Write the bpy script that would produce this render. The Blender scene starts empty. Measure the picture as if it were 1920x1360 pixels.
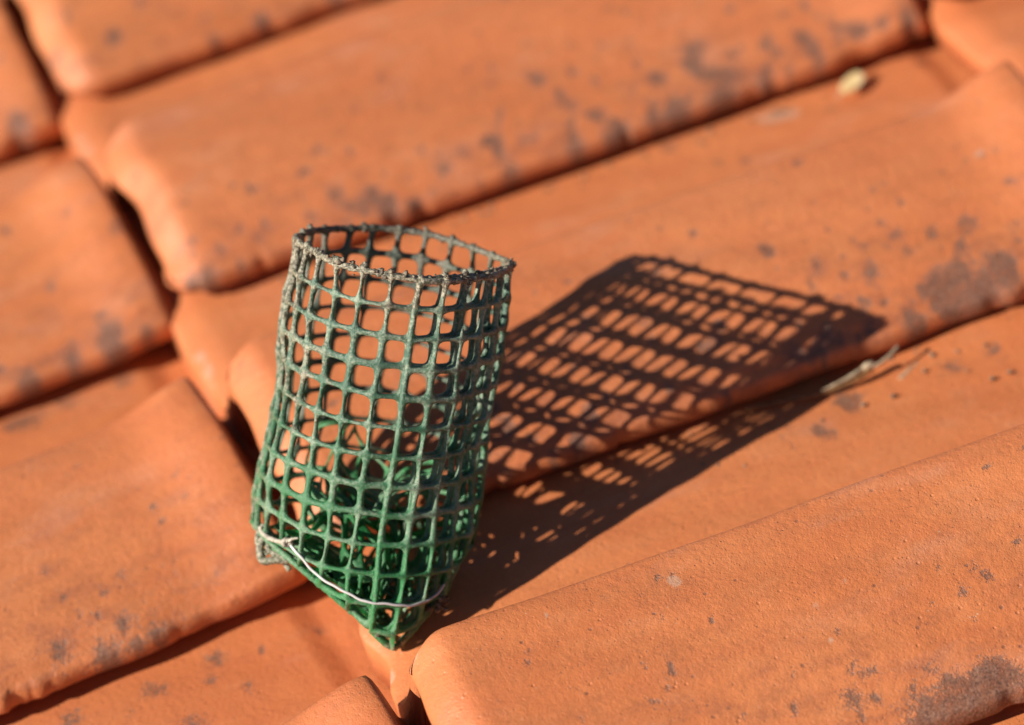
import bpy, bmesh, math, random
import numpy as np
from mathutils import Matrix, Vector

random.seed(7)
RNG = np.random.default_rng(11)
S = bpy.context.scene
COL = S.collection

# ------------------------------------------------------------------ frame of the roof
# roof coordinates: u runs up the slope, v runs along the ridge (away from the camera), w is the roof normal
SLOPE = math.radians(12.0)
ROOF = Matrix.Translation((0, 0, 3.2)) @ Matrix.Rotation(-SLOPE, 4, 'Y')

# ------------------------------------------------------------------ camera
C_POS = Vector((-0.190073, -0.842447, 0.928067))
C_R = Vector((0.904502, -0.386607, -0.180030)); C_U = Vector((0.373364, 0.513851, 0.772370)); C_F = Vector((0.206095, 0.765827, -0.609125))
FPX = 6373.85
cam_d = bpy.data.cameras.new('camera'); cam = bpy.data.objects.new('camera', cam_d); COL.objects.link(cam)
m = Matrix.Identity(4)
for i in range(3):
    m[i][0] = C_R[i]; m[i][1] = C_U[i]; m[i][2] = -C_F[i]; m[i][3] = C_POS[i]
cam.matrix_world = ROOF @ m
cam_d.sensor_width = 36.0; cam_d.lens = FPX / 1920 * 36.0
cam_d.clip_start = 0.05; cam_d.clip_end = 500
cam_d.dof.use_dof = True; cam_d.dof.focus_distance = 1.308; cam_d.dof.aperture_fstop = 4.5; cam_d.dof.aperture_blades = 9
S.camera = cam

# ------------------------------------------------------------------ sun and sky
SUN_AZ, SUN_EL = math.radians(9.4), math.radians(34.9)     # direction of travel in roof coordinates
d_roof = Vector((math.cos(SUN_AZ)*math.cos(SUN_EL), math.sin(SUN_AZ)*math.cos(SUN_EL), -math.sin(SUN_EL)))
d_w = (ROOF.to_3x3() @ d_roof).normalized()
sun_d = bpy.data.lights.new('sun', 'SUN'); sun = bpy.data.objects.new('sun', sun_d); COL.objects.link(sun)
sun_d.energy = 5.0; sun_d.angle = math.radians(0.5); sun_d.color = (1.0, 0.93, 0.83)
sun.rotation_euler = (-d_w).to_track_quat('Z', 'Y').to_euler(); sun.location = (-2, -1, 6)
W = bpy.data.worlds.new('World'); S.world = W; W.use_nodes = True
wn = W.node_tree; bg = wn.nodes['Background']; sky = wn.nodes.new('ShaderNodeTexSky'); sky.sky_type = 'NISHITA'; sky.sun_disc = False; sky.altitude = 1500; sky.air_density = .8; sky.dust_density = .4
to_sun = -d_w
sky.sun_elevation = math.asin(to_sun.z); sky.sun_rotation = math.atan2(to_sun.x, to_sun.y)
bg.inputs['Strength'].default_value = 0.05
wn.links.new(sky.outputs[0], bg.inputs['Color'])
S.view_settings.view_transform = 'Standard'; S.view_settings.look = 'None'; S.view_settings.gamma = 1; S.view_settings.use_curve_mapping = False
S.view_settings.exposure = 0.66

# ------------------------------------------------------------------ helpers
def link(name, me, mat=None, parent=None):
    o = bpy.data.objects.new(name, me); COL.objects.link(o)
    if mat is not None and not me.materials: me.materials.append(mat)
    if parent is not None: o.parent = parent
    return o
def mesh(name, V, F, smooth=True):
    me = bpy.data.meshes.new(name); me.from_pydata([tuple(map(float, p)) for p in V], [], F); me.update()
    if smooth: me.polygons.foreach_set('use_smooth', [True]*len(me.polygons))
    return me
def empty(name, mat):
    o = bpy.data.objects.new(name, None); COL.objects.link(o); o.matrix_world = mat; o.empty_display_size = .05; return o
def fattr(me, name, arr):
    a = me.attributes.new(name, 'FLOAT', 'POINT'); a.data.foreach_set('value', np.asarray(arr, dtype=np.float32))
def tube(path, rad, seg=8, closed=False, jitter=0.0):
    P = np.asarray(path, float); n = len(P); rad = np.broadcast_to(rad, (n,)).copy()
    T = np.roll(P, -1, 0) - np.roll(P, 1, 0) if closed else np.gradient(P, axis=0)
    T /= np.linalg.norm(T, axis=1)[:, None] + 1e-12
    a = np.array([0, 0, 1.0]) if abs(T[0][2]) < .9 else np.array([1.0, 0, 0])
    V = []; N = a - T[0]*(a@T[0]); N /= np.linalg.norm(N)
    for i in range(n):
        N = N - T[i]*(N@T[i]); N /= np.linalg.norm(N); B = np.cross(T[i], N)
        for k in range(seg):
            t = 2*math.pi*k/seg; r = rad[i]*(1 + jitter*RNG.normal())
            V.append(P[i] + r*(math.cos(t)*N + math.sin(t)*B))
    F = []
    for i in range(n if closed else n-1):
        for k in range(seg):
            j = (i+1) % n; F.append((i*seg+k, i*seg+(k+1) % seg, j*seg+(k+1) % seg, j*seg+k))
    if not closed:
        F.append(tuple(range(seg))[::-1]); F.append(tuple((n-1)*seg+k for k in range(seg)))
    return np.array(V), F
def merge(parts):
    V = []; F = []; o = 0
    for v, f in parts:
        V.append(v); F += [tuple(i+o for i in q) for q in f]; o += len(v)
    return np.concatenate(V), F
def smooth_path(pts, n):
    pts = np.asarray(pts, float); m_ = len(pts); out = []
    ext = np.vstack([2*pts[0]-pts[1], pts, 2*pts[-1]-pts[-2]])
    for s in np.linspace(0, m_-1-1e-9, n):
        i = int(s); t = s-i; p0, p1, p2, p3 = ext[i:i+4]
        out.append(.5*((2*p1)+(-p0+p2)*t+(2*p0-5*p1+4*p2-p3)*t*t+(-p0+3*p1-3*p2+p3)*t**3))
    return np.array(out)

# ------------------------------------------------------------------ materials
class NT:
    def __init__(s, name):
        s.m = bpy.data.materials.new(name); s.m.use_nodes = True; s.t = s.m.node_tree
        s.b = s.t.nodes['Principled BSDF']
    def n(s, typ, **k):
        nd = s.t.nodes.new(typ)
        for a, v in k.items(): setattr(nd, a, v)
        return nd
    def l(s, a, b): s.t.links.new(a, b)
    def val(s, inp, v):
        if isinstance(v, (int, float)): inp.default_value = v
        elif isinstance(v, tuple): inp.default_value = v if len(v) == 4 or len(inp.default_value) == 3 else (*v, 1)
        else: s.l(v, inp)
    def noise(s, vec, scale, detail=4, rough=.55, lac=2):
        nd = s.n('ShaderNodeTexNoise'); nd.inputs['Scale'].default_value = scale; nd.inputs['Detail'].default_value = detail
        nd.inputs['Roughness'].default_value = rough; s.l(vec, nd.inputs['Vector']); return nd.outputs['Fac']
    def vor(s, vec, scale, rnd=1.0):
        nd = s.n('ShaderNodeTexVoronoi'); nd.inputs['Scale'].default_value = scale; nd.inputs['Randomness'].default_value = rnd
        s.l(vec, nd.inputs['Vector']); return nd
    def ramp(s, fac, a, b, c0=0., c1=1.):
        nd = s.n('ShaderNodeMapRange', interpolation_type='SMOOTHSTEP')
        s.val(nd.inputs['Value'], fac); nd.inputs['From Min'].default_value = a; nd.inputs['From Max'].default_value = b
        nd.inputs['To Min'].default_value = c0; nd.inputs['To Max'].default_value = c1; return nd.outputs['Result']
    def math(s, op, a, b=0., c=None):
        nd = s.n('ShaderNodeMath', operation=op); s.val(nd.inputs[0], a); s.val(nd.inputs[1], b)
        if c is not None: s.val(nd.inputs[2], c)
        return nd.outputs[0]
    def mix(s, fac, a, b):
        nd = s.n('ShaderNodeMix', data_type='RGBA'); s.val(nd.inputs[0], fac); s.val(nd.inputs[6], a); s.val(nd.inputs[7], b); return nd.outputs[2]
    def attr(s, name):
        return s.n('ShaderNodeAttribute', attribute_name=name).outputs['Fac']

def terracotta():
    t = NT('terracotta')
    tc = t.n('ShaderNodeTexCoord').outputs['Object']
    rnd = t.n('ShaderNodeObjectInfo').outputs['Random']
    off = t.n('ShaderNodeCombineXYZ'); t.l(t.math('MULTIPLY', rnd, 3.7), off.inputs[0]); t.l(t.math('MULTIPLY', rnd, 9.1), off.inputs[2])
    va = t.n('ShaderNodeVectorMath', operation='ADD'); t.l(tc, va.inputs[0]); t.l(off.outputs[0], va.inputs[1]); v = va.outputs[0]
    st = t.n('ShaderNodeVectorMath', operation='MULTIPLY'); t.l(v, st.inputs[0]); st.inputs[1].default_value = (1, 2.2, 1); vs = st.outputs[0]
    big = t.noise(v, 9, 4, .6); mid = t.noise(vs, 42, 5, .6); fine = t.noise(v, 420, 3, .6); grain = t.noise(v, 1500, 2, .6)
    base = t.mix(t.ramp(big, .32, .68), (.50, .148, .046), (.565, .190, .066))
    base = t.mix(t.math('MULTIPLY', t.ramp(mid, .45, .75), .45), base, (.46, .115, .035))
    base = t.mix(t.math('MULTIPLY', t.ramp(mid, .5, .25), .35), base, (.64, .26, .115))
    base = t.mix(t.math('MULTIPLY', t.ramp(fine, .5, .72), .28), base, (.40, .12, .045))
    base = t.mix(t.math('MULTIPLY', t.ramp(rnd, 0, 1), .45), base, (.50, .15, .06))
    # pinkish film of dust
    dust = t.ramp(t.noise(vs, 17, 4, .65), .52, .75)
    base = t.mix(t.math('MULTIPLY', dust, .28), base, (.52, .27, .18))
    # lichen and soot specks: painted density broken up by noise
    dk = t.attr('dark')
    brk = t.noise(v, 260, 4, .75)
    brk2 = t.noise(v, 900, 2, .7)
    dsum = t.math('ADD', dk, t.math('MULTIPLY', t.math('SUBTRACT', brk, .5), 2.0))
    dsum = t.math('ADD', dsum, t.math('MULTIPLY', t.math('SUBTRACT', brk2, .5), 1.9))
    dm = t.ramp(dsum, .38, .92)
    # scattered fine specks everywhere
    vd = t.vor(v, 150); sp = t.math('MULTIPLY', t.ramp(vd.outputs['Distance'], .16, .07), t.ramp(t.n_col(vd), .80, .84))
    vd2 = t.vor(v, 420); sp2 = t.math('MULTIPLY', t.ramp(vd2.outputs['Distance'], .2, .1), t.ramp(t.n_col(vd2), .88, .92))
    dm = t.math('MAXIMUM', dm, t.math('MULTIPLY', sp, .75)); dm = t.math('MAXIMUM', dm, t.math('MULTIPLY', sp2, .7))
    dcol = t.mix(t.ramp(brk2, .36, .62), (.040, .030, .028), t.mix(t.ramp(brk, .4, .62), (.21, .09, .055), (.23, .135, .095)))
    sg = t.math('MULTIPLY', t.attr('soot'), t.ramp(t.noise(vs, 55, 5, .7), .42, .72))
    base = t.mix(t.math('MULTIPLY', sg, .66), base, (.25, .085, .045))
    base = t.mix(t.math('MULTIPLY', dm, .82), base, dcol)
    pk = t.attr('pale')
    pm = t.ramp(t.math('ADD', pk, t.math('MULTIPLY', t.math('SUBTRACT', brk, .5), 1.4)), .35, .75)
    vd3 = t.vor(v, 300); wp = t.math('MULTIPLY', t.ramp(vd3.outputs['Distance'], .13, .06), t.ramp(t.n_col(vd3), .95, .97))
    pm = t.math('MAXIMUM', t.math('MULTIPLY', pm, .38), t.math('MULTIPLY', wp, .7))
    base = t.mix(pm, base, (.47, .38, .29))
    t.l(base, t.b.inputs['Base Color'])
    rg = t.ramp(mid, .3, .7, .42, .58)
    t.l(rg, t.b.inputs['Roughness']); t.b.inputs['Specular IOR Level'].default_value = .5
    # relief: sandy grain, small pits, soft hollows
    pit = t.ramp(t.vor(v, 520).outputs['Distance'], .0, .32)
    hgt = t.math('ADD', t.math('MULTIPLY', grain, .55), t.math('MULTIPLY', fine, .9))
    hgt = t.math('ADD', hgt, t.math('MULTIPLY', pit, .30))
    hgt = t.math('ADD', hgt, t.math('MULTIPLY', t.noise(v, 90, 3, .6), 1.6))
    sc_ = t.n('ShaderNodeVectorMath', operation='MULTIPLY'); t.l(v, sc_.inputs[0]); sc_.inputs[1].default_value = (26, 150, 26)
    hgt = t.math('SUBTRACT', hgt, t.math('MULTIPLY', t.ramp(t.noise(sc_.outputs[0], 1.0, 3, .6), .70, .78), .9))
    hole = t.math('MULTIPLY', t.ramp(t.vor(v, 230).outputs['Distance'], .22, .05), t.ramp(t.noise(v, 70, 2, .5), .52, .62))
    hgt = t.math('SUBTRACT', hgt, t.math('MULTIPLY', hole, .7))
    hgt = t.math('SUBTRACT', hgt, t.math('MULTIPLY', dm, .5))
    bp = t.n('ShaderNodeBump'); bp.inputs['Strength'].default_value = .75; bp.inputs['Distance'].default_value = .0005
    t.l(hgt, bp.inputs['Height']); t.l(bp.outputs[0], t.b.inputs['Normal'])
    return t.m
def n_col(self, vd):
    sp = self.n('ShaderNodeSeparateColor'); self.l(vd.outputs['Color'], sp.inputs[0]); return sp.outputs[0]
NT.n_col = n_col
M_TILE = terracotta()

def plastic(name, vivid=0.0):
    t = NT(name); v = t.n('ShaderNodeTexCoord').outputs['Object']
    dp = t.attr('depth')            # 0 at the rim, 1 at the tip
    cr = t.attr('crust')
    n1 = t.noise(v, 60, 5, .6); n2 = t.noise(v, 700, 4, .7); n3 = t.noise(v, 1800, 2, .6); n4 = t.noise(v, 230, 4, .6)
    g = t.mix(t.ramp(dp, .1, .95), (.062, .125, .088), (.040, .22, .070))
    if vivid: g = t.mix(vivid, g, (.012, .15, .035))  # inner net copy: deeper green, shade and backlit glow put into the colour
    g = t.mix(t.math('MULTIPLY', t.ramp(n1, .4, .7), .5), g, (.10, .22, .13))
    # chalky bloom
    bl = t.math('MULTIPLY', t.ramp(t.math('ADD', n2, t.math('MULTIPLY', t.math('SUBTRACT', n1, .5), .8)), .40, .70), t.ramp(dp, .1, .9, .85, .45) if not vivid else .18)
    g = t.mix(bl, g, (.36, .42, .31))
    # tan dust crust, mostly near the rim and on the left
    cm = t.ramp(t.math('ADD', cr, t.math('MULTIPLY', t.math('SUBTRACT', n4, .5), 1.5)), .35, .85)
    cc = t.mix(t.ramp(n2, .38, .62), (.10, .075, .05), (.52, .45, .33))
    g = t.mix(t.math('MULTIPLY', cm, .8), g, cc)
    dk = t.ramp(t.math('ADD', n4, t.math('MULTIPLY', t.math('SUBTRACT', n3, .5), .6)), .60, .72)
    g = t.mix(t.math('MULTIPLY', dk, .55), g, (.035, .028, .02))
    g = t.mix(t.math('MULTIPLY', t.attr('back_shade'), .72), g, t.mix(t.ramp(n4, .4, .62), (.022, .022, .02), (.13, .11, .085)))  # shade of the inner back wall painted into the colour
    t.l(g, t.b.inputs['Base Color'])
    t.l(t.ramp(n2, .3, .7, .28, .55), t.b.inputs['Roughness'])
    t.b.inputs['Specular IOR Level'].default_value = .5
    hgt = t.math('ADD', t.math('MULTIPLY', n2, 1.4), t.math('MULTIPLY', n3, .9)); hgt = t.math('ADD', hgt, t.math('MULTIPLY', cm, .8))
    bp = t.n('ShaderNodeBump'); bp.inputs['Strength'].default_value = .8; bp.inputs['Distance'].default_value = .0004
    t.l(hgt, bp.inputs['Height']); t.l(bp.outputs[0], t.b.inputs['Normal'])
    # a little light passes through the plastic
    tr = t.n('ShaderNodeBsdfTranslucent'); tr.inputs['Color'].default_value = (.03, .42, .09, 1)
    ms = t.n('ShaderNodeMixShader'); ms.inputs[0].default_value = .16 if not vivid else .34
    t.l(t.b.outputs[0], ms.inputs[1]); t.l(tr.outputs[0], ms.inputs[2])
    t.l(ms.outputs[0], t.t.nodes['Material Output'].inputs['Surface'])
    return t.m
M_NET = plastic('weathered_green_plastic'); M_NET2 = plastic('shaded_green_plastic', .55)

def simple(name, c0, c1, scale, rough=.6, bump=.0003, spec=.4):
    t = NT(name); v = t.n('ShaderNodeTexCoord').outputs['Object']; n = t.noise(v, scale, 5, .65)
    t.l(t.mix(t.ramp(n, .3, .7), c0, c1), t.b.inputs['Base Color']); t.b.inputs['Roughness'].default_value = rough
    t.b.inputs['Specular IOR Level'].default_value = spec
    bp = t.n('ShaderNodeBump'); bp.inputs['Distance'].default_value = bump; t.l(n, bp.inputs['Height']); t.l(bp.outputs[0], t.b.inputs['Normal'])
    return t.m
M_WIRE = simple('white_plastic_wire', (.50, .47, .45), (.76, .73, .72), 90, .32, .0001)
M_TWINE = simple('grey_twine', (.27, .23, .18), (.50, .45, .36), 400, .8)
M_DIRT = simple('dirt', (.05, .038, .028), (.30, .25, .18), 500, .9, .0006, .2)
M_TWIG = simple('dry_brown_stem', (.12, .055, .02), (.26, .13, .05), 300, .5)
M_HUSK = simple('dry_husk', (.22, .15, .09), (.46, .36, .24), 260, .7)
M_SEED = simple('yellow_petal', (.66, .46, .18), (.82, .64, .36), 120, .55)
M_DECK = simple('roof_boarding', (.07, .045, .03), (.12, .08, .05), 20, .85, .001)
M_GROUND = simple('ground', (.10, .11, .06), (.16, .14, .09), .8, .95, .01, .2)

# ------------------------------------------------------------------ roof structure
roof = empty('roof', ROOF.copy()); roof['kind'] = 'structure'
roof['label'] = 'weathered orange clay tile roof with wavy interlocking tiles'
L, P = 0.39311, 0.21
TA, TB, TH, TE, TLIFT, TEB = 0.1049, 0.1303, 0.0443, 0.0145, 0.0208, 0.0052
TH_SH = 0.0125

def hash_noise(seed):
    r = np.random.default_rng(seed); A = r.normal(size=(6,)); Bp = r.uniform(0, 6.28, 6); Fq = r.uniform(10, 90, 6)
    return lambda x: sum(A[i]/(1+Fq[i]/30)*np.sin(Fq[i]*x+Bp[i]) for i in range(6))

def profile(nv):
    """closed-ish top section: list of (v,w) from the bottom of the lip, over the roll, to the end of the pan"""
    top = []
    for v, w in ((.0024, TEB), (.0008, TEB+.0006), (0, TEB+.0018), (-.0002, TE-.0040), (.0001, TE-.0016), (.0009, TE-.0003), (.0022, TE+.0006), (.004, TE+.0012)): top.append((v, w))
    def base(v):
        if v < TA: return TE + (TH-TE)*math.sin(math.pi/2*v/TA)**.82
        if v < TB: return TH*(.5+.5*math.cos(math.pi*(v-TA)/(TB-TA)))
        return 0.0
    n1 = int(nv*.5)
    vs = list(np.linspace(.006, TA-.012, n1)) + list(np.linspace(TA-.011, TB+.003, int(nv*.28))) + list(np.linspace(TB+.006, P+.036, int(nv*.3)))
    raw = np.array([base(v) for v in vs]); va = np.array(vs)
    fine_v = np.linspace(0, P+.04, 940); fw = np.array([base(v) for v in fine_v])
    k = np.exp(-.5*(np.arange(-20, 21)*.000267/.0022)**2); k /= k.sum()
    fs = np.convolve(np.pad(fw, 20, mode='edge'), k, 'valid')
    sm = np.interp(va, fine_v, fs); t = np.clip((va-.003)/.01, 0, 1); w = raw*(1-t)+sm*t
    return np.array(top + list(zip(va, w)))

def make_tile(seed, dark=(), pale=(), fine=False, flare=1.0, head_end=0.008, nib=.008):
    nz = hash_noise(seed); nz2 = hash_noise(seed+999); nz3 = hash_noise(seed+555)
    pr = profile(64 if fine else 34); nv = len(pr)
    rf = .017
    us = list(rf*(1-np.cos(np.linspace(0, math.pi/2, 12)))) 
    uh = L - head_end
    us += list(np.linspace(rf+.003, uh-.055, 150 if fine else 30))
    us += list(np.linspace(uh-.05, uh-.004, 14)) + list(np.linspace(uh-.002, uh+.016, 12)) + list(np.linspace(uh+.022, uh+.060, 4))
    us = np.array(us); nu = len(us)
    tang = np.gradient(pr, axis=0); tang /= np.linalg.norm(tang, axis=1)[:, None]; nrm = np.stack([-tang[:, 1], tang[:, 0]], 1)
    V0, W0 = pr[:, 0], pr[:, 1]
    rollm = np.clip(W0/TH, 0, 1)
    top = np.zeros((nu, nv, 3)); bot = np.zeros((nu, nv, 3))
    edge_w = np.exp(-(V0/.012)**2)
    cr_ = np.random.default_rng(seed+77); chip = [(cr_.uniform(0, L), cr_.uniform(.002, .007), cr_.uniform(.0004, .0018)) for _ in range(14 if fine else 5)]
    def chips(u): return sum(dd*max(0, 1-((u-a_)/ww)**2) for a_, ww, dd in chip)
    for i, u in enumerate(us):
        v = V0.copy(); w = W0.copy()
        # flare before the head, then the sharp step down to the neck
        fl = math.exp(-((u-(uh-.006))/.023)**2) if u < uh-.006 else 1.0
        st = min(max((u-(uh-.003))/.015, 0), 1); st = st*st*(3-2*st)
        w = w + flare*.0095*fl*(1-st)*rollm**.7
        w = w*(1-.52*st*rollm) - .003*st
        v = v + edge_w*.010*st*(V0 < .05)
        # small waviness of hand pressed clay
        w = w + .0007*nz2(u*1.0+V0*3) * np.clip(V0/.02, 0, 1)
        v = v + edge_w*.0008*nz(u*1.6) + np.exp(-(V0/.0035)**2)*chips(u)
        # plan rounding of the free corner at the nose
        if u < .016: v = v + edge_w*.9*(.016-math.sqrt(max(0, .016**2-(.016-u)**2)))
        d = 0.0
        if u < rf+.004: q = 1-u/rf; d = .0135*(.45*(1-math.sqrt(max(0, 1-min(1, max(0, q))**2))) + .55*.12*math.log1p(math.exp((q-.22)/.12))*1.25)
        rad = d*(.45+.55*np.clip(rollm*1.6, 0, 1))
        tp_v = v - nrm[:, 0]*rad*np.clip(V0/.01, 0, 1); tp_w = w - nrm[:, 1]*rad
        uo = u + .0022*nz3(3+V0*2.2)*np.clip(1-u/.06, 0, 1)
        top[i] = np.stack([np.full(nv, 1.0)*uo, tp_v, tp_w], 1)
        th = TH_SH + (.0035*np.clip(1-u/.05, 0, 1))*rollm + nib*np.clip(1.25-u/.022, 0, 1)*np.clip((V0-.098)/.012, 0, 1)*(1-rollm)**2
        bv = v - nrm[:, 0]*th; bw = w - nrm[:, 1]*th
        lip = V0 < .0125
        bv = np.where(lip, .0125 + V0*.05, np.maximum(bv, .0125)); bw = np.where(lip, TEB + .02*V0, bw)
        bw = np.where((V0 < .06) & (~lip), np.maximum(bw, TEB), bw)
        bot[i] = np.stack([uo + (0.002 if u < rf*.1 else 0)*1.0 + 0*bv, bv, bw], 1)
    V = np.concatenate([top.reshape(-1, 3), bot.reshape(-1, 3)]); N = nu*nv; F = []
    idx = lambda i, j: i*nv+j
    for i in range(nu-1):
        for j in range(nv-1):
            a, b, c, d_ = idx(i, j), idx(i+1, j), idx(i+1, j+1), idx(i, j+1)
            F.append((a, b, c, d_)); F.append((a+N, d_+N, c+N, b+N))
    for j in range(nv-1):
        F.append((idx(0, j), idx(0, j+1), idx(0, j+1)+N, idx(0, j)+N)); F.append((idx(nu-1, j), idx(nu-1, j)+N, idx(nu-1, j+1)+N, idx(nu-1, j+1)))
    for i in range(nu-1):
        F.append((idx(i, 0), idx(i, 0)+N, idx(i+1, 0)+N, idx(i+1, 0))); F.append((idx(i, nv-1), idx(i+1, nv-1), idx(i+1, nv-1)+N, idx(i, nv-1)+N))
    me = mesh('clay_tile', V, F)
    UU = V[:, 0]; VV = V[:, 1]; dk = np.zeros(len(V)); pk = np.zeros(len(V))
    for (a, b, r) in dark: dk += .92*np.exp(-(((UU-a)**2+(VV-b)**2)/(r*1.05)**2))
    for (a, b, r) in pale: pk += 1.0*np.exp(-(((UU-a)**2+(VV-b)**2)/(r*.9)**2))
    # soot gathers in a ragged band along the lower edge of the roll
    r = np.random.default_rng(seed+5)
    band = np.clip(1-VV/.030, 0, 1)*(VV < .03)*np.clip(.35+.45*nz3(UU*.7), 0, 1)
    dk += .42*band
    pk += np.exp(-((VV-.116)/.010)**2)*np.clip(.22+.16*nz3(UU), 0, .5)
    fattr(me, 'soot', np.clip(np.exp(-VV/.05)*1.0+.5*np.clip(dk, 0, 1)+.12, 0, 1))
    fattr(me, 'dark', np.clip(dk, 0, 1.1)); fattr(me, 'pale', np.clip(pk, 0, 1.1))
    return me

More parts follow.
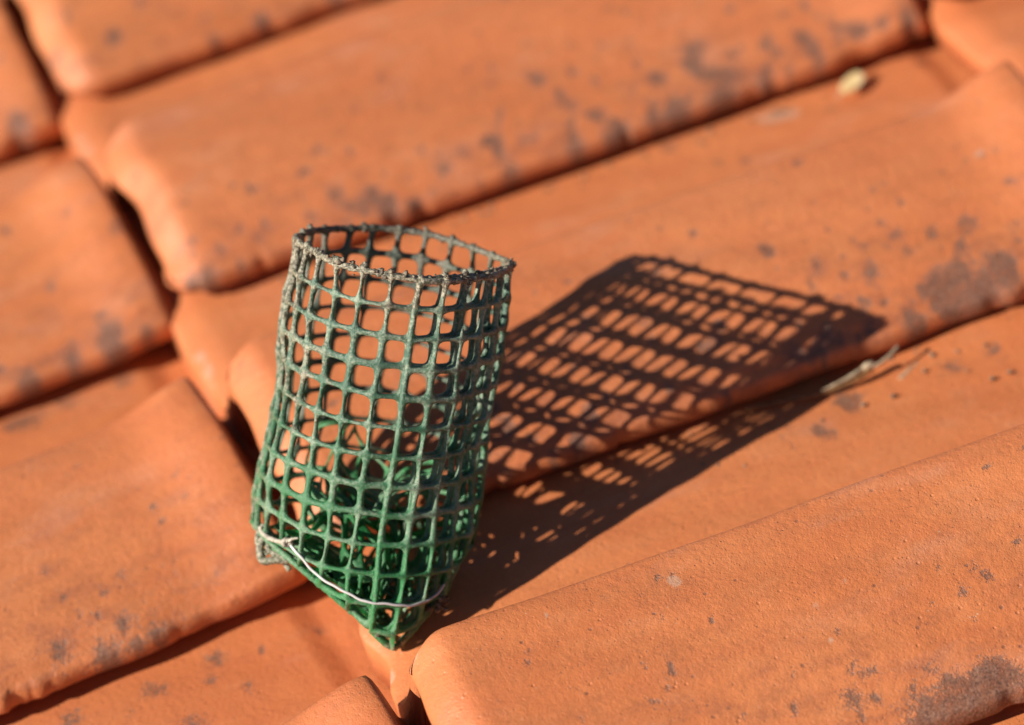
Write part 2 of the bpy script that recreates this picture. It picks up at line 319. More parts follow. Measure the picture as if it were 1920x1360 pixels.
FIT = {(1, 0): (-0.0095, 0.0048, -0.0509, 0.0015), (1, 1): (-0.0052, 0.0108, -0.0147, 0.0004), (1, 2): (0.0036, 0.0038, 0.0012, 0.0009), (1, 3): (0.0105, -0.0105, 0.0281, -0.0003),
       (0, 0): (-0.0060, 0.0020, 0.0255, -0.0035), (0, 1): (-0.0083, -0.0025, 0.0616, -0.0015), (0, 2): (0.001, -0.0057, 0.03, -0.0002), (0, 3): (0.0041, -0.0035, -0.0068, -0.0001), (2, 2): (0, 0, 0, 0.001)}
DARK = {(1, 3): [(0.0163, 0.0397, 0.0037), (0.0309, 0.0172, 0.0047), (0.0526, 0.0323, 0.0038), (0.1064, 0.0011, 0.0063), (0.0793, 0.0012, 0.0031), (0.1465, 0.0007, 0.0063), (0.169, 0.0004, 0.0063)], (1, 2): [(0.0202, 0.0365, 0.0028), (0.0436, 0.0372, 0.0023), (0.0513, 0.032, 0.004), (0.0877, 0.0405, 0.0035), (0.0859, 0.0154, 0.0051), (0.0774, 0.0308, 0.0029), (0.0955, 0.0061, 0.0043), (0.1061, 0.0011, 0.0057), (0.1187, 0.0006, 0.0043), (0.1026, 0.0109, 0.004), (0.1015, 0.0347, 0.0023), (0.0074, 0.0034, 0.0028), (0.0158, 0.0012, 0.0045), (0.0152, 0.0178, 0.0023), (0.0505, 0.0137, 0.0028), (0.0254, 0.0093, 0.0028), (0.1715, 0.0222, 0.0023), (0.1682, 0.0157, 0.0026), (0.1645, 0.0094, 0.0023), (0.1667, 0.0003, 0.0063), (0.1382, 0.0104, 0.0043), (0.1328, 0.0212, 0.0029), (0.201, 0.0, 0.0058), (0.1999, 0.04, 0.0064), (0.2069, 0.021, 0.0047), (0.2529, 0.0193, 0.0047), (0.2541, 0.0007, 0.0058), (0.2258, 0.0008, 0.0041), (0.2781, 0.0011, 0.0064), (0.2738, 0.0148, 0.0047), (0.3011, 0.0018, 0.0041), (0.3291, 0.0115, 0.0059), (0.3298, 0.0023, 0.0047), (0.3453, 0.018, 0.003), (0.3442, 0.0126, 0.003), (0.3426, 0.0057, 0.003), (0.3532, 0.0072, 0.003), (0.3667, 0.0055, 0.0036), (0.277, 0.0272, 0.0074), (0.304, 0.0398, 0.0036), (0.3373, 0.028, 0.0036), (0.3132, 0.0108, 0.0035), (0.2174, 0.0103, 0.0044)], (1, 1): [(0.3095, 0.2018, 0.0041), (0.3314, 0.1908, 0.0035), (0.3652, 0.2009, 0.0036), (0.2665, 0.1804, 0.0035), (0.2524, 0.2051, 0.0053), (0.2758, 0.2003, 0.0026), (0.278, 0.1722, 0.0035), (0.3865, 0.203, 0.0036), (0.2649, 0.0538, 0.0021), (0.2423, 0.0682, 0.0016), (0.3002, 0.0687, 0.0016), (0.3034, 0.0745, 0.0014), (0.3395, 0.0659, 0.0019), (0.3521, 0.0628, 0.0022), (0.267, 0.0701, 0.0016), (0.2872, 0.0474, 0.0027), (0.2912, 0.0403, 0.0037), (0.322, 0.0334, 0.0054), (0.3069, 0.0358, 0.0027), (0.3409, 0.0246, 0.0032), (0.3143, 0.0237, 0.0043), (0.274, 0.0391, 0.0027), (0.2723, 0.0438, 0.0016), (0.2364, 0.053, 0.0032), (0.2513, 0.0366, 0.0043), (0.2714, 0.0263, 0.0053), (0.2592, 0.0277, 0.0027), (0.2962, 0.0115, 0.0066), (0.3246, 0.0121, 0.0059), (0.3089, 0.0146, 0.0053), (0.2895, 0.0109, 0.0026), (0.326, 0.0047, 0.0066), (0.2973, 0.0045, 0.0066), (0.312, 0.003, 0.0066), (0.2781, 0.0024, 0.004), (0.2803, 0.0003, 0.0032), (0.0773, 0.0087, 0.0036), (0.0961, 0.0178, 0.0041), (0.1192, 0.0006, 0.0031), (0.1949, 0.0221, 0.0037), (0.2237, 0.0052, 0.0047), (0.2399, 0.0071, 0.0039)], (1, 0): [(0.231, 0.2119, 0.0068), (0.2311, 0.2057, 0.0052), (0.2127, 0.1906, 0.0052), (0.2106, 0.197, 0.0031), (0.3, 0.2091, 0.0053), (0.2793, 0.208, 0.0058), (0.2293, 0.0845, 0.0014), (0.2071, 0.0665, 0.0014), (0.2386, 0.0607, 0.0014), (0.234, 0.0537, 0.0021), (0.2123, 0.0491, 0.0023), (0.205, 0.0408, 0.0026), (0.1912, 0.0405, 0.0016), (0.2016, 0.053, 0.0021), (0.2167, 0.0422, 0.0021), (0.0881, 0.0478, 0.0021), (0.0884, 0.0511, 0.0014), (0.0884, 0.0544, 0.0012), (0.084, 0.0431, 0.0014), (0.0933, 0.0763, 0.0012), (0.0946, 0.0741, 0.0012), (0.0798, 0.0545, 0.0021), (0.1462, 0.0164, 0.0041), (0.1545, 0.0133, 0.0023), (0.1468, 0.0094, 0.0018), (0.1241, 0.0177, 0.0021), (0.1246, 0.0205, 0.0014), (0.154, 0.0285, 0.0018), (0.1536, 0.0225, 0.0021), (0.1584, 0.0225, 0.0018), (0.1774, 0.0163, 0.0021), (0.1826, 0.0096, 0.0041), (0.1882, 0.0075, 0.0018), (0.1732, 0.0045, 0.0039), (0.1794, 0.002, 0.0037), (0.1901, 0.002, 0.0032), (0.1985, 0.0069, 0.0057), (0.2037, 0.0075, 0.0046), (0.2033, 0.0002, 0.0069), (0.1942, 0.0001, 0.0069), (0.1884, 0.0004, 0.0057), (0.1663, 0.0008, 0.005), (0.2025, 0.0002, 0.0069), (0.1115, 0.0648, 0.0009), (0.1532, 0.0429, 0.0016), (0.1073, 0.093, 0.0012), (0.0924, 0.0883, 0.0014), (0.2029, 0.0277, 0.0012), (0.1377, 0.0321, 0.0009)], (0, 1): [(0.3518, 0.0323, 0.0015), (0.3656, 0.066, 0.0016), (0.3607, 0.0697, 0.001), (0.3103, 0.072, 0.0013), (0.3629, 0.0352, 0.0013), (0.3237, 0.0278, 0.0023), (0.3607, 0.0106, 0.002), (0.299, 0.0282, 0.0023), (0.316, 0.0087, 0.0023), (0.3145, 0.0065, 0.0018), (0.2867, 0.0082, 0.0038), (0.3037, 0.0004, 0.0045), (0.3173, 0.0006, 0.0018), (0.3636, 0.0485, 0.0013), (0.3365, 0.1902, 0.0073), (0.3549, 0.194, 0.0062), (0.3827, 0.1937, 0.0062), (0.3263, 0.192, 0.0056), (0.397, 0.0062, 0.0021)], (0, 0): [(0.3489, 0.2085, 0.0056), (0.3194, 0.204, 0.0063), (0.3532, 0.1833, 0.0035), (0.3425, 0.1983, 0.0035), (0.3927, 0.203, 0.0031), (0.2842, 0.2055, 0.0063), (0.3271, 0.1762, 0.0062), (0.3066, 0.1946, 0.0035), (0.3667, 0.2033, 0.0025)], (0, 2): [(0.3773, 0.0001, 0.0034), (0.3624, 0.0044, 0.0062), (0.3416, 0.0035, 0.0051), (0.3181, 0.0007, 0.0056), (0.3606, 0.0146, 0.0028), (0.3683, 0.0707, 0.0029), (0.3473, 0.0388, 0.0034)], (0, 3): [(0.3723, 0.0035, 0.0056)]}
PALE = {(1, 1): [(0.3071, 0.1991, 0.0065), (0.2994, 0.2007, 0.0047), (0.3157, 0.1992, 0.0047), (0.3455, 0.065, 0.0019), (0.0037, 0.1626, 0.0044), (0.002, 0.1517, 0.0038), (0.0034, 0.172, 0.0039)], (1, 0): [(0.1069, 0.0881, 0.0033), (0.1055, 0.0909, 0.0019), (0.1505, 0.055, 0.0021), (0.165, 0.0609, 0.0019), (0.1951, 0.0628, 0.0009), (0.1866, 0.0585, 0.0012), (0.1496, 0.0395, 0.0018), (0.0005, 0.1412, 0.0034), (0.0007, 0.1469, 0.0029), (0.1087, 0.2028, 0.0015), (0.1239, 0.0188, 0.0011), (0.0439, 0.1646, 0.0012), (0.0554, 0.0932, 0.0014)], (1, 2): [(0.0034, 0.1716, 0.0043), (0.0029, 0.1609, 0.0043), (0.0037, 0.182, 0.0037)], (0, 0): [(0.395, 0.1016, 0.0028)]}

def rand_spots(seed, n):
    r = np.random.default_rng(seed); out = []
    for _ in range(n):
        b = float(abs(r.normal(0, .05))) if r.random() < .7 else float(r.uniform(0, P))
        out.append((float(r.uniform(0, L)), min(b, P), float(r.uniform(.0012, .0048))))
    return out
VISIBLE = {(0, 0), (0, 1), (0, 2), (0, 3), (1, 0), (1, 1), (1, 2), (1, 3), (2, 2), (2, 1), (0, 4), (1, 4)}
TILE_OBJ = {}
HEAD = {(0, 1): .001, (0, 2): .003, (0, 3): .003, (1, 2): .006}
NIB = {(1, 0): .014, (1, 1): .022, (1, 2): .018, (1, 3): .012, (2, 2): .008}
for c in range(-2, 5):
    for k in range(-3, 10):
        vis = (c, k) in VISIBLE
        rr = np.random.default_rng(1000+c*50+k)
        fit = FIT.get((c, k)) or (float(rr.normal(0, .003)), float(rr.normal(0, .0025)), float(rr.normal(0, .012)), float(abs(rr.normal(.002, .002))))
        dk = list(DARK.get((c, k), [])); 
        dk += rand_spots(500+c*31+k*7, 34) if len(dk) < 12 else [(a_, b_, r_*.5) for a_, b_, r_ in rand_spots(500+c*31+k*7, 60)] + ([(float(a_), float(b_), float(r_)) for a_, b_, r_ in zip(rr.uniform(.07, L, 90), rr.exponential(.024, 90), rr.uniform(.0008, .0034, 90))] if k in (2, 3) or (c, k) == (1, 1) else [])
        me = make_tile(1000+c*97+k*13, dk, PALE.get((c, k), []), fine=vis, nib=NIB.get((c, k), .006), head_end=HEAD.get((c, k), .008))
        me.materials.append(M_TILE)
        du, dv, yw, dw = fit
        o = bpy.data.objects.new('clay_tile', me); COL.objects.link(o); o.parent = roof
        sl = TLIFT/L
        Mx = Matrix.Translation(((c-1)*L+du, k*P+dv, dw+TLIFT)) @ Matrix.Rotation(yw, 4, 'Z') @ Matrix.Rotation(math.atan(sl), 4, 'Y')
        o.matrix_local = Mx; TILE_OBJ[(c, k)] = o
# boarding and battens under the tiles
bm = bmesh.new(); bmesh.ops.create_cube(bm, size=1); me = bpy.data.meshes.new('roof_boarding'); bm.to_mesh(me); bm.free()
ob = link('roof_boarding', me, M_DECK, roof); ob.matrix_local = Matrix.Translation((.5, .7, -.075)) @ Matrix.Diagonal((3.2, 3.0, .02, 1))
for k in range(-1, 5):
    ob = link('batten', me, None, roof); ob.matrix_local = Matrix.Translation(((k)*L+.03, .7, -.045)) @ Matrix.Diagonal((.04, 3.0, .035, 1))
g = mesh('ground', [(-150, -150, 0), (150, -150, 0), (150, 150, 0), (-150, 150, 0)], [(0, 1, 2, 3)], False)
go = link('ground', g, M_GROUND); go['kind'] = 'structure'

# ------------------------------------------------------------------ netting basket
BC = np.array([0.06535, 0.23160, 0.14632]); BX = np.array([0.839380, -0.458313, -0.292216]); BY = np.array([0.313954, 0.847666, -0.427662]); BA = np.array([0.443705, 0.267229, 0.855403])
BASK = Matrix.Identity(4)
for i in range(3):
    BASK[i][0] = BX[i]; BASK[i][1] = BY[i]; BASK[i][2] = BA[i]; BASK[i][3] = BC[i]
R = .0436
def bl(lx, ly, z): return np.array([lx, ly, -z])
ZX = np.array([-.0440, -.0400, -.0259, -.0160, -.0073, .0014, .0095, .0160, .0200, .0240, .0280, .0365, .0400, .044])
ZZ = np.array([.1165, .1178, .1237, .1280, .1331, .1391, .1456, .1515, .1532, .1480, .1412, .1310, .1190, .1140])
PITCH = .0120
NC = 25; OVER = 5; NCT = NC+OVER; PHI0 = math.radians(-77.5)
wob = [np.random.default_rng(50+i).uniform(0, 6.28, 6) for i in range(3)]
tabs = {}
def column(i):
    key = round(i*48)
    if key in tabs: return tabs[key]
    phi = PHI0 + i*2*math.pi/NC
    lay = .0036*(np.clip((i-(NC-1.5))/3.0, 0, 1)) 
    Ri = R + .0006*math.sin(3*phi+1) - lay
    x0, y0 = Ri*math.cos(phi), Ri*math.sin(phi)
    zs = float(np.interp(x0, ZX, ZZ)); ys = -.78*Ri*math.sqrt(max(0, 1-(x0/R)**2))
    back = np.clip((y0-ys)/(1.78*R), 0, 1)
    hz = .016 + .050*back; z1 = zs-hz
    a = np.linspace(0, math.pi/2, 40)
    zz = np.concatenate([np.linspace(0, z1, 40)[:-1], z1+hz*np.sin(a)]); yy = np.concatenate([np.full(39, y0), ys+(y0-ys)*np.cos(a)])
    tt = np.clip((zz-.10)/.06, 0, 1); xx = x0*(1-.05*tt*tt) + .0010*tt*tt
    # gentle belly and waist of the tube
    bel = 1 - .006*np.sin(np.clip(zz/.11, 0, 1)*math.pi) + .005*np.sin(zz*95+phi) + .03*np.clip((zz-.05)/.06, 0, 1)*(np.cos(phi) < 0)*abs(math.cos(phi))
    xx = xx*bel; yy = np.where(zz < z1, yy*bel, yy)
    pts = np.stack([xx, yy, zz], 1); s = np.concatenate([[0], np.cumsum(np.linalg.norm(np.diff(pts, axis=0), axis=1))])
    tabs[key] = (s, pts, phi); return tabs[key]
jit = RNG.normal(0, 1, (NCT+3, 24, 3))
def S_net(i, s):
    st, pts, phi = column(i); L_ = st[-1]; sc = min(max(s, 0), L_)
    p = np.array([np.interp(sc, st, pts[:, k]) for k in range(3)])
    # per node unevenness, bilinear
    a = min(max(i, 0), NCT+1); b = min(max(s/PITCH, 0), 22); ia, ib = int(a), int(b); fa, fb = a-ia, b-ib
    j = (jit[ia, ib]*(1-fa)+jit[ia+1, ib]*fa)*(1-fb)+(jit[ia, ib+1]*(1-fa)+jit[ia+1, ib+1]*fa)*fb
    rim = math.exp(-s/.01)
    er = np.array([math.cos(phi), math.sin(phi), 0]); et = np.array([-math.sin(phi), math.cos(phi), 0])
    p = p + er*(j[0]*.00045 + .0009*math.sin(2*phi+9*s/.1+wob[0][0]) + rim*.0004*math.sin(3*phi)) + et*j[1]*.00038
    p[2] -= .0036*(.5+.5*math.sin(phi))*(1-math.exp(-s/.02))*math.exp(-(max(0, s-.10)/.02)**2)
    p[2] += j[2]*.0003 + .0007*math.sin(phi*3+wob[1][0])
    return p     # z is depth here (down)
def col_len(i): return column(i)[0][-1]

def cells(Sf, ci, cj, length=None, seg=24, tk=.00118, hole=.845, skip=None, edge_tubes=True):
    """sheet of welded netting: every opening is a rounded square, strands have a rounded section and fat nodes"""
    ang = np.arange(seg)/seg*2*math.pi      # seg is a multiple of 8, so the corners of each cell are met
    sq = 1/np.maximum(abs(np.cos(ang)), abs(np.sin(ang)))
    ne = 4.2
    se = hole/(abs(np.cos(ang))**ne+abs(np.sin(ang))**ne)**(1/ne)
    rings = [(0.0, 1.0), (.40, .95), (.78, .66), (1.0, .18)]
    V = []; F = []; D = []
    eps = .04
    for i in range(ci):
        for j in range(cj):
            if skip and skip(i, j): continue
            base = len(V)
            hv = 1 + .10*math.sin(i*12.9+j*7.7); 
            ring_pts = []
            for (f, h) in rings:
                rr = sq*(1-f)+se*f*(1 if hv is None else min(1.04, max(.9, hv*.99)))
                us = i+.5+.5*rr*np.cos(ang); vs = j+.5+.5*rr*np.sin(ang)
                cr = (abs(np.cos(ang)*np.sin(ang))*2)**3       # thicker at nodes
                for kk in range(seg):
                    u_, v_ = us[kk], vs[kk]
                    p = Sf(u_, v_*PITCH); pu = Sf(u_+eps, v_*PITCH)-Sf(u_-eps, v_*PITCH); pv = Sf(u_, (v_+eps)*PITCH)-Sf(u_, (v_-eps)*PITCH)
                    n = np.cross(pu, pv); ln = np.linalg.norm(n); n = n/ln if ln > 1e-12 else np.array([0, 0, 0.])
                    hh = tk*h*(1+.35*cr[kk]) if f < .9 else tk*h
                    ring_pts.append((p, n, hh, v_))
            for sgn in (1, -1):
                for (p, n, hh, v_) in ring_pts:
                    V.append(p+sgn*n*hh); D.append(v_/cj)
            nr = len(rings)
            def vid(s_, r_, k_): return base+s_*nr*seg+r_*seg+(k_ % seg)
            for r_ in range(nr-1):
                for k_ in range(seg):
                    F.append((vid(0, r_, k_), vid(0, r_, k_+1), vid(0, r_+1, k_+1), vid(0, r_+1, k_)))
                    F.append((vid(1, r_, k_), vid(1, r_+1, k_), vid(1, r_+1, k_+1), vid(1, r_, k_+1)))
            for k_ in range(seg):
                F.append((vid(0, nr-1, k_), vid(0, nr-1, k_+1), vid(1, nr-1, k_+1), vid(1, nr-1, k_)))
    return np.array(V), F, np.array(D)
def weld(me, dist=2e-5):
    b = bmesh.new(); b.from_mesh(me); bmesh.ops.remove_doubles(b, verts=b.verts, dist=dist)
    bmesh.ops.dissolve_degenerate(b, edges=b.edges, dist=1e-5); b.to_mesh(me); b.free()
def flipz(V): V = V.copy(); V[:, 2] *= -1; return V

basket = empty('netting_basket', ROOF @ BASK)
basket['label'] = 'green plastic netting tube gathered into a basket, wedged upright between the orange tiles'
basket['category'] = 'netting basket'
nr_max = int(max(col_len(i) for i in range(NCT+1))/PITCH)+1
skipf = lambda i, j: min(col_len(i), col_len(i+1)) < (j+.42)*PITCH
Vn, Fn, Dn = cells(S_net, NCT, nr_max, skip=skipf)
# rim strand, free side strands and seam strand close the cut edges
parts = [(Vn, Fn)]
n = NCT*12
rim_path = np.array([S_net(i/12, 0) for i in range(n+1)])
rr = .00135*(1+.10*RNG.normal(size=n+1)); parts.append(tube(rim_path, rr, 8, jitter=.08))
for ie in (0, NCT):
    ln = col_len(ie); pth = np.array([S_net(ie, s) for s in np.linspace(0, ln*.985, 120)]); parts.append(tube(pth, .0013, 8, jitter=.05))
seam = np.array([S_net(i/10, 99) for i in range(NC*10)]); parts.append(tube(seam, .0013, 8, closed=True, jitter=.12))
# cut stubs left standing on the rim
for i in range(1, NCT):
    p = S_net(i, 0); h = .0012+.0022*random.random()
    if random.random() < .12: continue
    q = p + np.array([random.gauss(0, .0004), random.gauss(0, .0004), -h]); parts.append(tube(smooth_path([p, (p+q)/2, q], 6), np.array([.0014, .0015, .0016, .0015, .0013, .0007])*(.8+.4*random.random()), 7, jitter=.18))
# snapped strands curling out
for (i, s, dx, dy, dz) in ((4.3, .012, .002, -.003, -.004), (3.2, .071, .0015, -.002, -.003), (7.0, .075, .003, -.002, .001), (6.2, .03, .0025, -.001, -.001)):
    p = S_net(i, s); q = p+np.array((dx, dy, dz)); parts.append(tube(smooth_path([p, (p+q)/2+np.array([.0006, 0, .0004]), q], 7), np.linspace(.0010, .0005, 7), 6, jitter=.15))
V, F = merge(parts); me = mesh('outer_net', flipz(V), F); weld(me)
co = np.zeros(len(me.vertices)*3); me.vertices.foreach_get('co', co); co = co.reshape(-1, 3)
dep = np.clip(-co[:, 2]/.16, 0, 1); left = np.clip(-co[:, 0]/R, 0, 1)
crust = .30*np.sin(co[:, 0]*95+1)*np.sin(co[:, 2]*70+2) + .92*np.exp(-np.abs(co[:, 2])/.007) + .46*np.exp(-np.abs(co[:, 2])/.050)*(.5+.5*left) + .42*left**2 + .75*np.exp(-((co[:, 2]+.153)/.006)**2)
fattr(me, 'back_shade', np.clip(co[:, 1]/R*1.6+.1, 0, 1)*np.clip(1-.55*co[:, 0]/R, 0, 1)); fattr(me, 'depth', dep); fattr(me, 'crust', np.clip(crust, 0, 1.2))  # first mask: painted shade on the back wall, heavier to the left
me.polygons.foreach_set('use_smooth', [True]*len(me.polygons))
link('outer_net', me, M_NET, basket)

# the surplus netting crumpled inside the lower third
def S_fold(seed, zc0, zc1, amp, wid, turns, yo=0.):
    ph = np.random.default_rng(seed).uniform(0, 6.28, 8)
    def f(i, s):
        a = i/7-.5; t = s/PITCH/14
        z = zc0+(zc1-zc0)*t + .009*math.sin(turns*6.28*t*1.0+ph[0]+2*a)
        taper = 1-.55*max(0, (z-.10)/.06)
        y = yo + amp*taper*math.sin(turns*6.28*t+ph[1]+1.6*a) - .18*max(0, z-.085)*1.6
        x = .004+wid*a*taper*(1+.25*math.sin(5*t+ph[2])) + .007*math.sin(9*t+ph[3]) + .003*math.sin(14*a+8*t)
        z += .006*math.sin(7*a+ph[4]+5*t) ; y += .004*math.sin(9*a+ph[5]+11*t)
        y -= .010*max(0, (z-.1)/.05)
        # the crumpled sheet is held inside the walls of the tube
        x = max(-.036, min(.036, x)); z = min(z, float(np.interp(x, ZX, ZZ))-.007)
        e = math.sqrt(max(1e-8, .040**2-x*x)); zs = float(np.interp(x, ZX, ZZ)); q = np.clip((z-(zs-.060))/.060, 0, 1)
        yb = -.70*e + 1.66*e*math.sqrt(max(0, 1-q*q)); yf = -.93*e
        y = max(yf, min(yb, y))
        return np.array([x, y, z])
    return f
for (seed, z0, z1, amp, wid, turns, yo) in ((3, .082, .150, .018, .060, 1.9, .000), (8, .104, .155, .015, .056, 2.2, -.004)):
    V, F, _ = cells(S_fold(seed, z0, z1, amp, wid, turns, yo), 7, 14, seg=16, tk=.0010, hole=.83)
    me = mesh('folded_net', flipz(V), F); weld(me)
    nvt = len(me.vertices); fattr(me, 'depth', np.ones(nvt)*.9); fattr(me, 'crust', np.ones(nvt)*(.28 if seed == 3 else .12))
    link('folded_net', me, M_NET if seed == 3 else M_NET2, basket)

# stitching wire across the lower front, tied to a twine knot at the left
def front(px, pz, out=.0022):
    """px, pz in metres in the basket frame: a point lying on the front wall"""
    zs = float(np.interp(px, ZX, ZZ)); y0 = -math.sqrt(max(1e-8, R*R-px*px)); ys = -.78*R*math.sqrt(max(0, 1-(px/R)**2)); hz = .016; z1 = zs-hz
    y = y0 if pz < z1 else ys+(y0-ys)*math.cos(math.asin(min(1, (pz-z1)/hz)))
    return np.array([px, y-out, pz])
WP = [(-0.02797, 0.11471), (-0.02313, 0.118), (-0.01625, 0.12362), (-0.00782, 0.12704), (0.00046, 0.12978), (0.00786, 0.13123), (0.01636, 0.1318), (0.02411, 0.13198), (0.0304, 0.13107), (0.03391, 0.12832), (0.03576, 0.12551)]
wire = smooth_path([front(a, b_) for a, b_ in WP], 90)
wire[:, 2] += .00022*np.sin(np.arange(90)*.33) + .00012*np.sin(np.arange(90)*.81+1)
V, F = tube(wire, .00054, 8); link('stitching_wire', mesh('stitching_wire', flipz(V), F), M_WIRE, basket)
KP = [(-.0405, .1155), (-.03956, .11733), (-.03592, .11751), (-.02933, .11585), (-.02797, .11471)]
tw = smooth_path([front(a, b_, .0026) for a, b_ in KP], 30)
parts = [tube(tw, .00095, 7, jitter=.1)]
kc = front(-.0279, .1148, .0030)
for q in range(3):
    th = np.linspace(0, 6.28*1.2, 30); r0 = .0019
    ax = [np.array([r0*math.cos(t+q), r0*.5*math.sin(t*1.0+q*2), r0*1.1*math.sin(t+q)]) for t in th]
    parts.append(tube(np.array([kc+a*np.array([1.15, 1, .7])*(.62+.08*q) for a in ax]), .00085, 7, jitter=.25))
parts.append(tube(smooth_path([kc, kc+np.array([.0018, -.0016, -.0020]), kc+np.array([.0042, -.0022, -.0030])], 14), np.linspace(.0008, .0004, 14), 7, jitter=.1))
V, F = merge(parts); link('twine_knot', mesh('twine_knot', flipz(V), F), M_TWINE, basket)
# folded corner of netting sticking out at the lower left
parts = []
L0 = np.array([-.0365, -.016, .1195])
for pts_, r_ in (([(0, 0, -.003), (-.003, -.003, .003), (-.001, -.0055, .0085), (.004, -.0055, .0075), (.010, -.005, .0065), (.014, -.003, .0040)], .00165),
                 ([(.002, .001, -.001), (.000, -.003, .003), (.004, -.005, .0055), (.011, -.005, .0045), (.015, -.003, .002)], .00125),
                 ([(-.003, .002, -.004), (-.0045, .000, -.0005), (-.0035, -.003, .0035), (.0005, -.004, .0065)], .0012),
                 ([(.004, .004, .001), (.006, .001, .0075), (.010, -.002, .0120)], .0012)):
    parts.append(tube(smooth_path([L0+np.array(p_) for p_ in pts_], 34), r_, 9, jitter=.035))
V, F = merge(parts); me = mesh('folded_corner', flipz(V), F); fattr(me, 'depth', np.ones(len(me.vertices))*.5); fattr(me, 'crust', np.ones(len(me.vertices))*1.05)
link('folded_corner', me, M_NET, basket)

# crumbs of dirt caught on the rim, on the tip and at the lower right
def crumb(c, r, rng):
    b = bmesh.new(); bmesh.ops.create_icosphere(b, subdivisions=2, radius=1)
    V = np.array([v.co[:] for v in b.verts]); F = [tuple(v.index for v in f.verts) for f in b.faces]; b.free()
    V = V*(1+.30*np.array([math.sin(5*p[0]+rng*3)+math.sin(6*p[1]+rng)+math.sin(7*p[2]+2*rng) for p in V])[:, None]/1.6)
    return V*np.array([r, r*(.7+.5*random.random()), r*(.6+.5*random.random())])+c, F
parts = []
for i in range(150):
    a = random.random()*NCT; 
    if random.random() < .5: a = random.choice([6+random.random()*0, 19+random.random()*5, 22+random.random()*3, 1+random.random()*4])
    p = S_net(a, max(0, random.gauss(0, .0012))); parts.append(crumb(p+np.array([random.gauss(0, .0008), random.gauss(0, .0008), -.0010+random.gauss(0, .0008)]), random.uniform(.0004, .0012), random.random()*9))
for i in range(60):
    a = random.uniform(0, NC); p = S_net(a, 99)
    if p[2] < .142: continue
    parts.append(crumb(p+RNG.normal(0, .0008, 3), random.uniform(.0006, .0013), random.random()*9))
for i in range(26):
    p = front(.0350, .1330, .002)+RNG.normal(0, .0018, 3); parts.append(crumb(p, random.uniform(.0007, .0019), random.random()*9))
V, F = merge(parts); me = mesh('dirt_crumbs', flipz(V), F); o = link('dirt_crumbs', me, M_DIRT, basket); o['kind'] = 'stuff'

# ------------------------------------------------------------------ things lying on the tiles
def blob(cx, scale, seg=14, rings=10, warp=.15):
    V = []; F = []
    for i in range(rings+1):
        t = math.pi*i/rings
        for k in range(seg):
            p = 2*math.pi*k/seg; r = math.sin(t)**.9
            V.append((math.cos(t)*scale[0], r*math.cos(p)*scale[1]*(1+warp*math.cos(t)), r*math.sin(p)*scale[2]))
    for i in range(rings):
        for k in range(seg): F.append((i*seg+k, i*seg+(k+1) % seg, (i+1)*seg+(k+1) % seg, (i+1)*seg+k))
    return np.array(V)+np.array(cx), F
# pale petal like husk
pt = empty('dry_petal', ROOF @ Matrix.Translation((.344, .4135, .0075)) @ Matrix.Rotation(.55, 4, 'Z') @ Matrix.Rotation(.25, 4, 'X'))
pt['label'] = 'small pale yellow dry petal lying in the tile channel near the upper right'; pt['category'] = 'petal'
V, F = blob((0, 0, 0), (.0088, .0042, .0010)); V[:, 2] += 14*V[:, 0]**2 + 30*V[:, 1]**2
link('petal_blade', mesh('petal_blade', V, F), M_SEED, pt)
V, F = tube(smooth_path([(-.0088, 0, .001), (-.011, .0005, .0003), (-.0125, .001, -.001)], 8), .0005, 6); link('petal_stalk', mesh('petal_stalk', V, F), M_HUSK, pt)
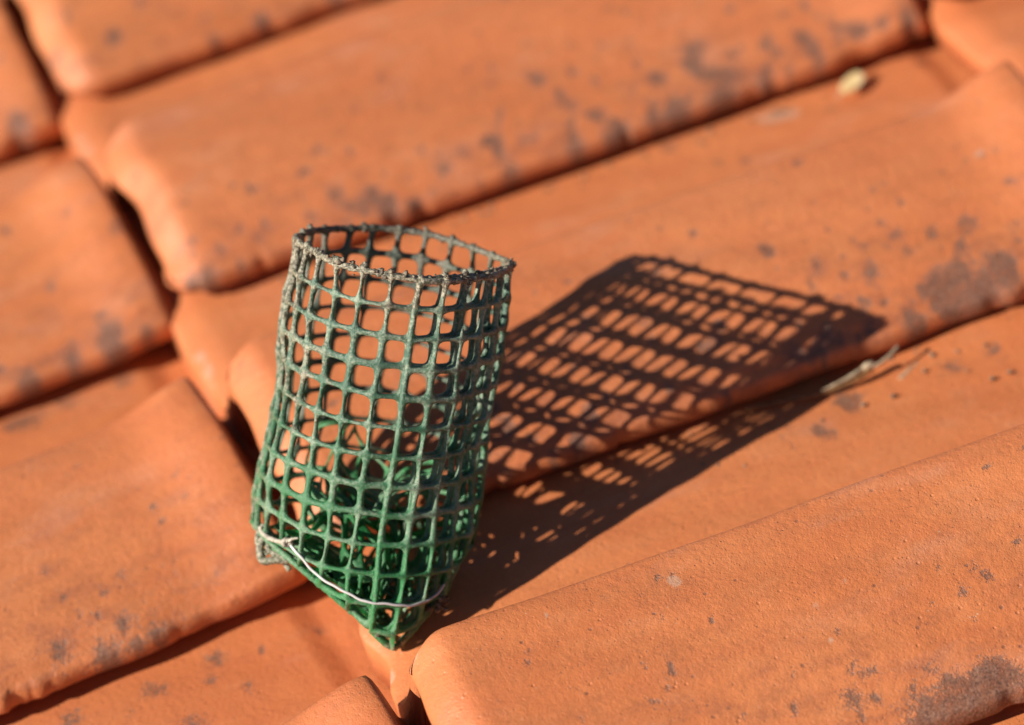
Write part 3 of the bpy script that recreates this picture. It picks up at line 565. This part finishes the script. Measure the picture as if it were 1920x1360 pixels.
# dry stem with a husk in the joint
tg = empty('dry_grass_stem', ROOF @ Matrix.Translation((.243, .2135, .0125)))
tg['label'] = 'dry brown grass stem with pale split husk lying in dark tile joint'; tg['category'] = 'grass stem'
st = smooth_path([(-.052, .004, .001), (-.036, .000, .000), (-.022, -.004, -.0005), (-.006, -.0055, .000), (.004, -.0045, .0015)], 40)
V, F = tube(st, np.linspace(.0006, .0016, 40), 8, jitter=.04); link('stem', mesh('stem', V, F), M_TWIG, tg)
parts = [tube(smooth_path([(-.020, -.005, .0012), (-.008, -.0052, .0022), (.002, -.0035, .0032)], 20), np.concatenate([np.linspace(.0003, .0009, 10), np.linspace(.0009, .0006, 10)]), 8, jitter=.12),
         tube(smooth_path([(.002, -.0045, .0025), (.007, -.0055, .0030), (.014, -.0040, .0040), (.019, -.0015, .0048)], 20), .0007, 8, jitter=.12),
         blob((.003, -.0042, .0034), (.0030, .0016, .0018))]
V, F = merge(parts); link('husk', mesh('husk', V, F), M_HUSK, tg)
parts = [tube(smooth_path([(.014, -.010, -.006), (.022, -.006, -.006), (.030, -.0035, -.007)], 14), np.linspace(.0011, .0005, 14), 8, jitter=.15),
         tube(smooth_path([(.020, -.009, -.008), (.032, -.006, -.009), (.044, -.0045, -.010)], 20), np.linspace(.0005, .0003, 20), 6)]
V, F = merge(parts); link('loose_fibre', mesh('loose_fibre', V, F), M_HUSK, tg)

# grit and crumbs gathered in the joints and on the tiles
parts = []
gr = np.random.default_rng(4)
for _ in range(170):
    if gr.random() < .6:
        u_, v_, w_ = gr.uniform(.02, .38), P+.0085-gr.exponential(.004)-.0148*0, .0
        k0 = gr.integers(1, 3); v_ = k0*P + (.0085 if k0 == 1 else .003) - gr.exponential(.0035); w_ = TLIFT*(1-u_/L)+.0008
    else:
        u_, v_ = gr.uniform(0, .38), gr.uniform(.14, .205); w_ = TLIFT*(1-u_/L)+.0012
    parts.append(crumb(np.array([u_, v_, w_]), gr.uniform(.0003, .0011), gr.random()*9))
V, F = merge(parts); me = mesh('joint_grit', V, F); o = link('joint_grit', me, M_DIRT); o.matrix_world = ROOF.copy(); o['kind'] = 'stuff'
o['label'] = 'dark grit and crumbs gathered along the joints between the tiles'; o['category'] = 'grit'
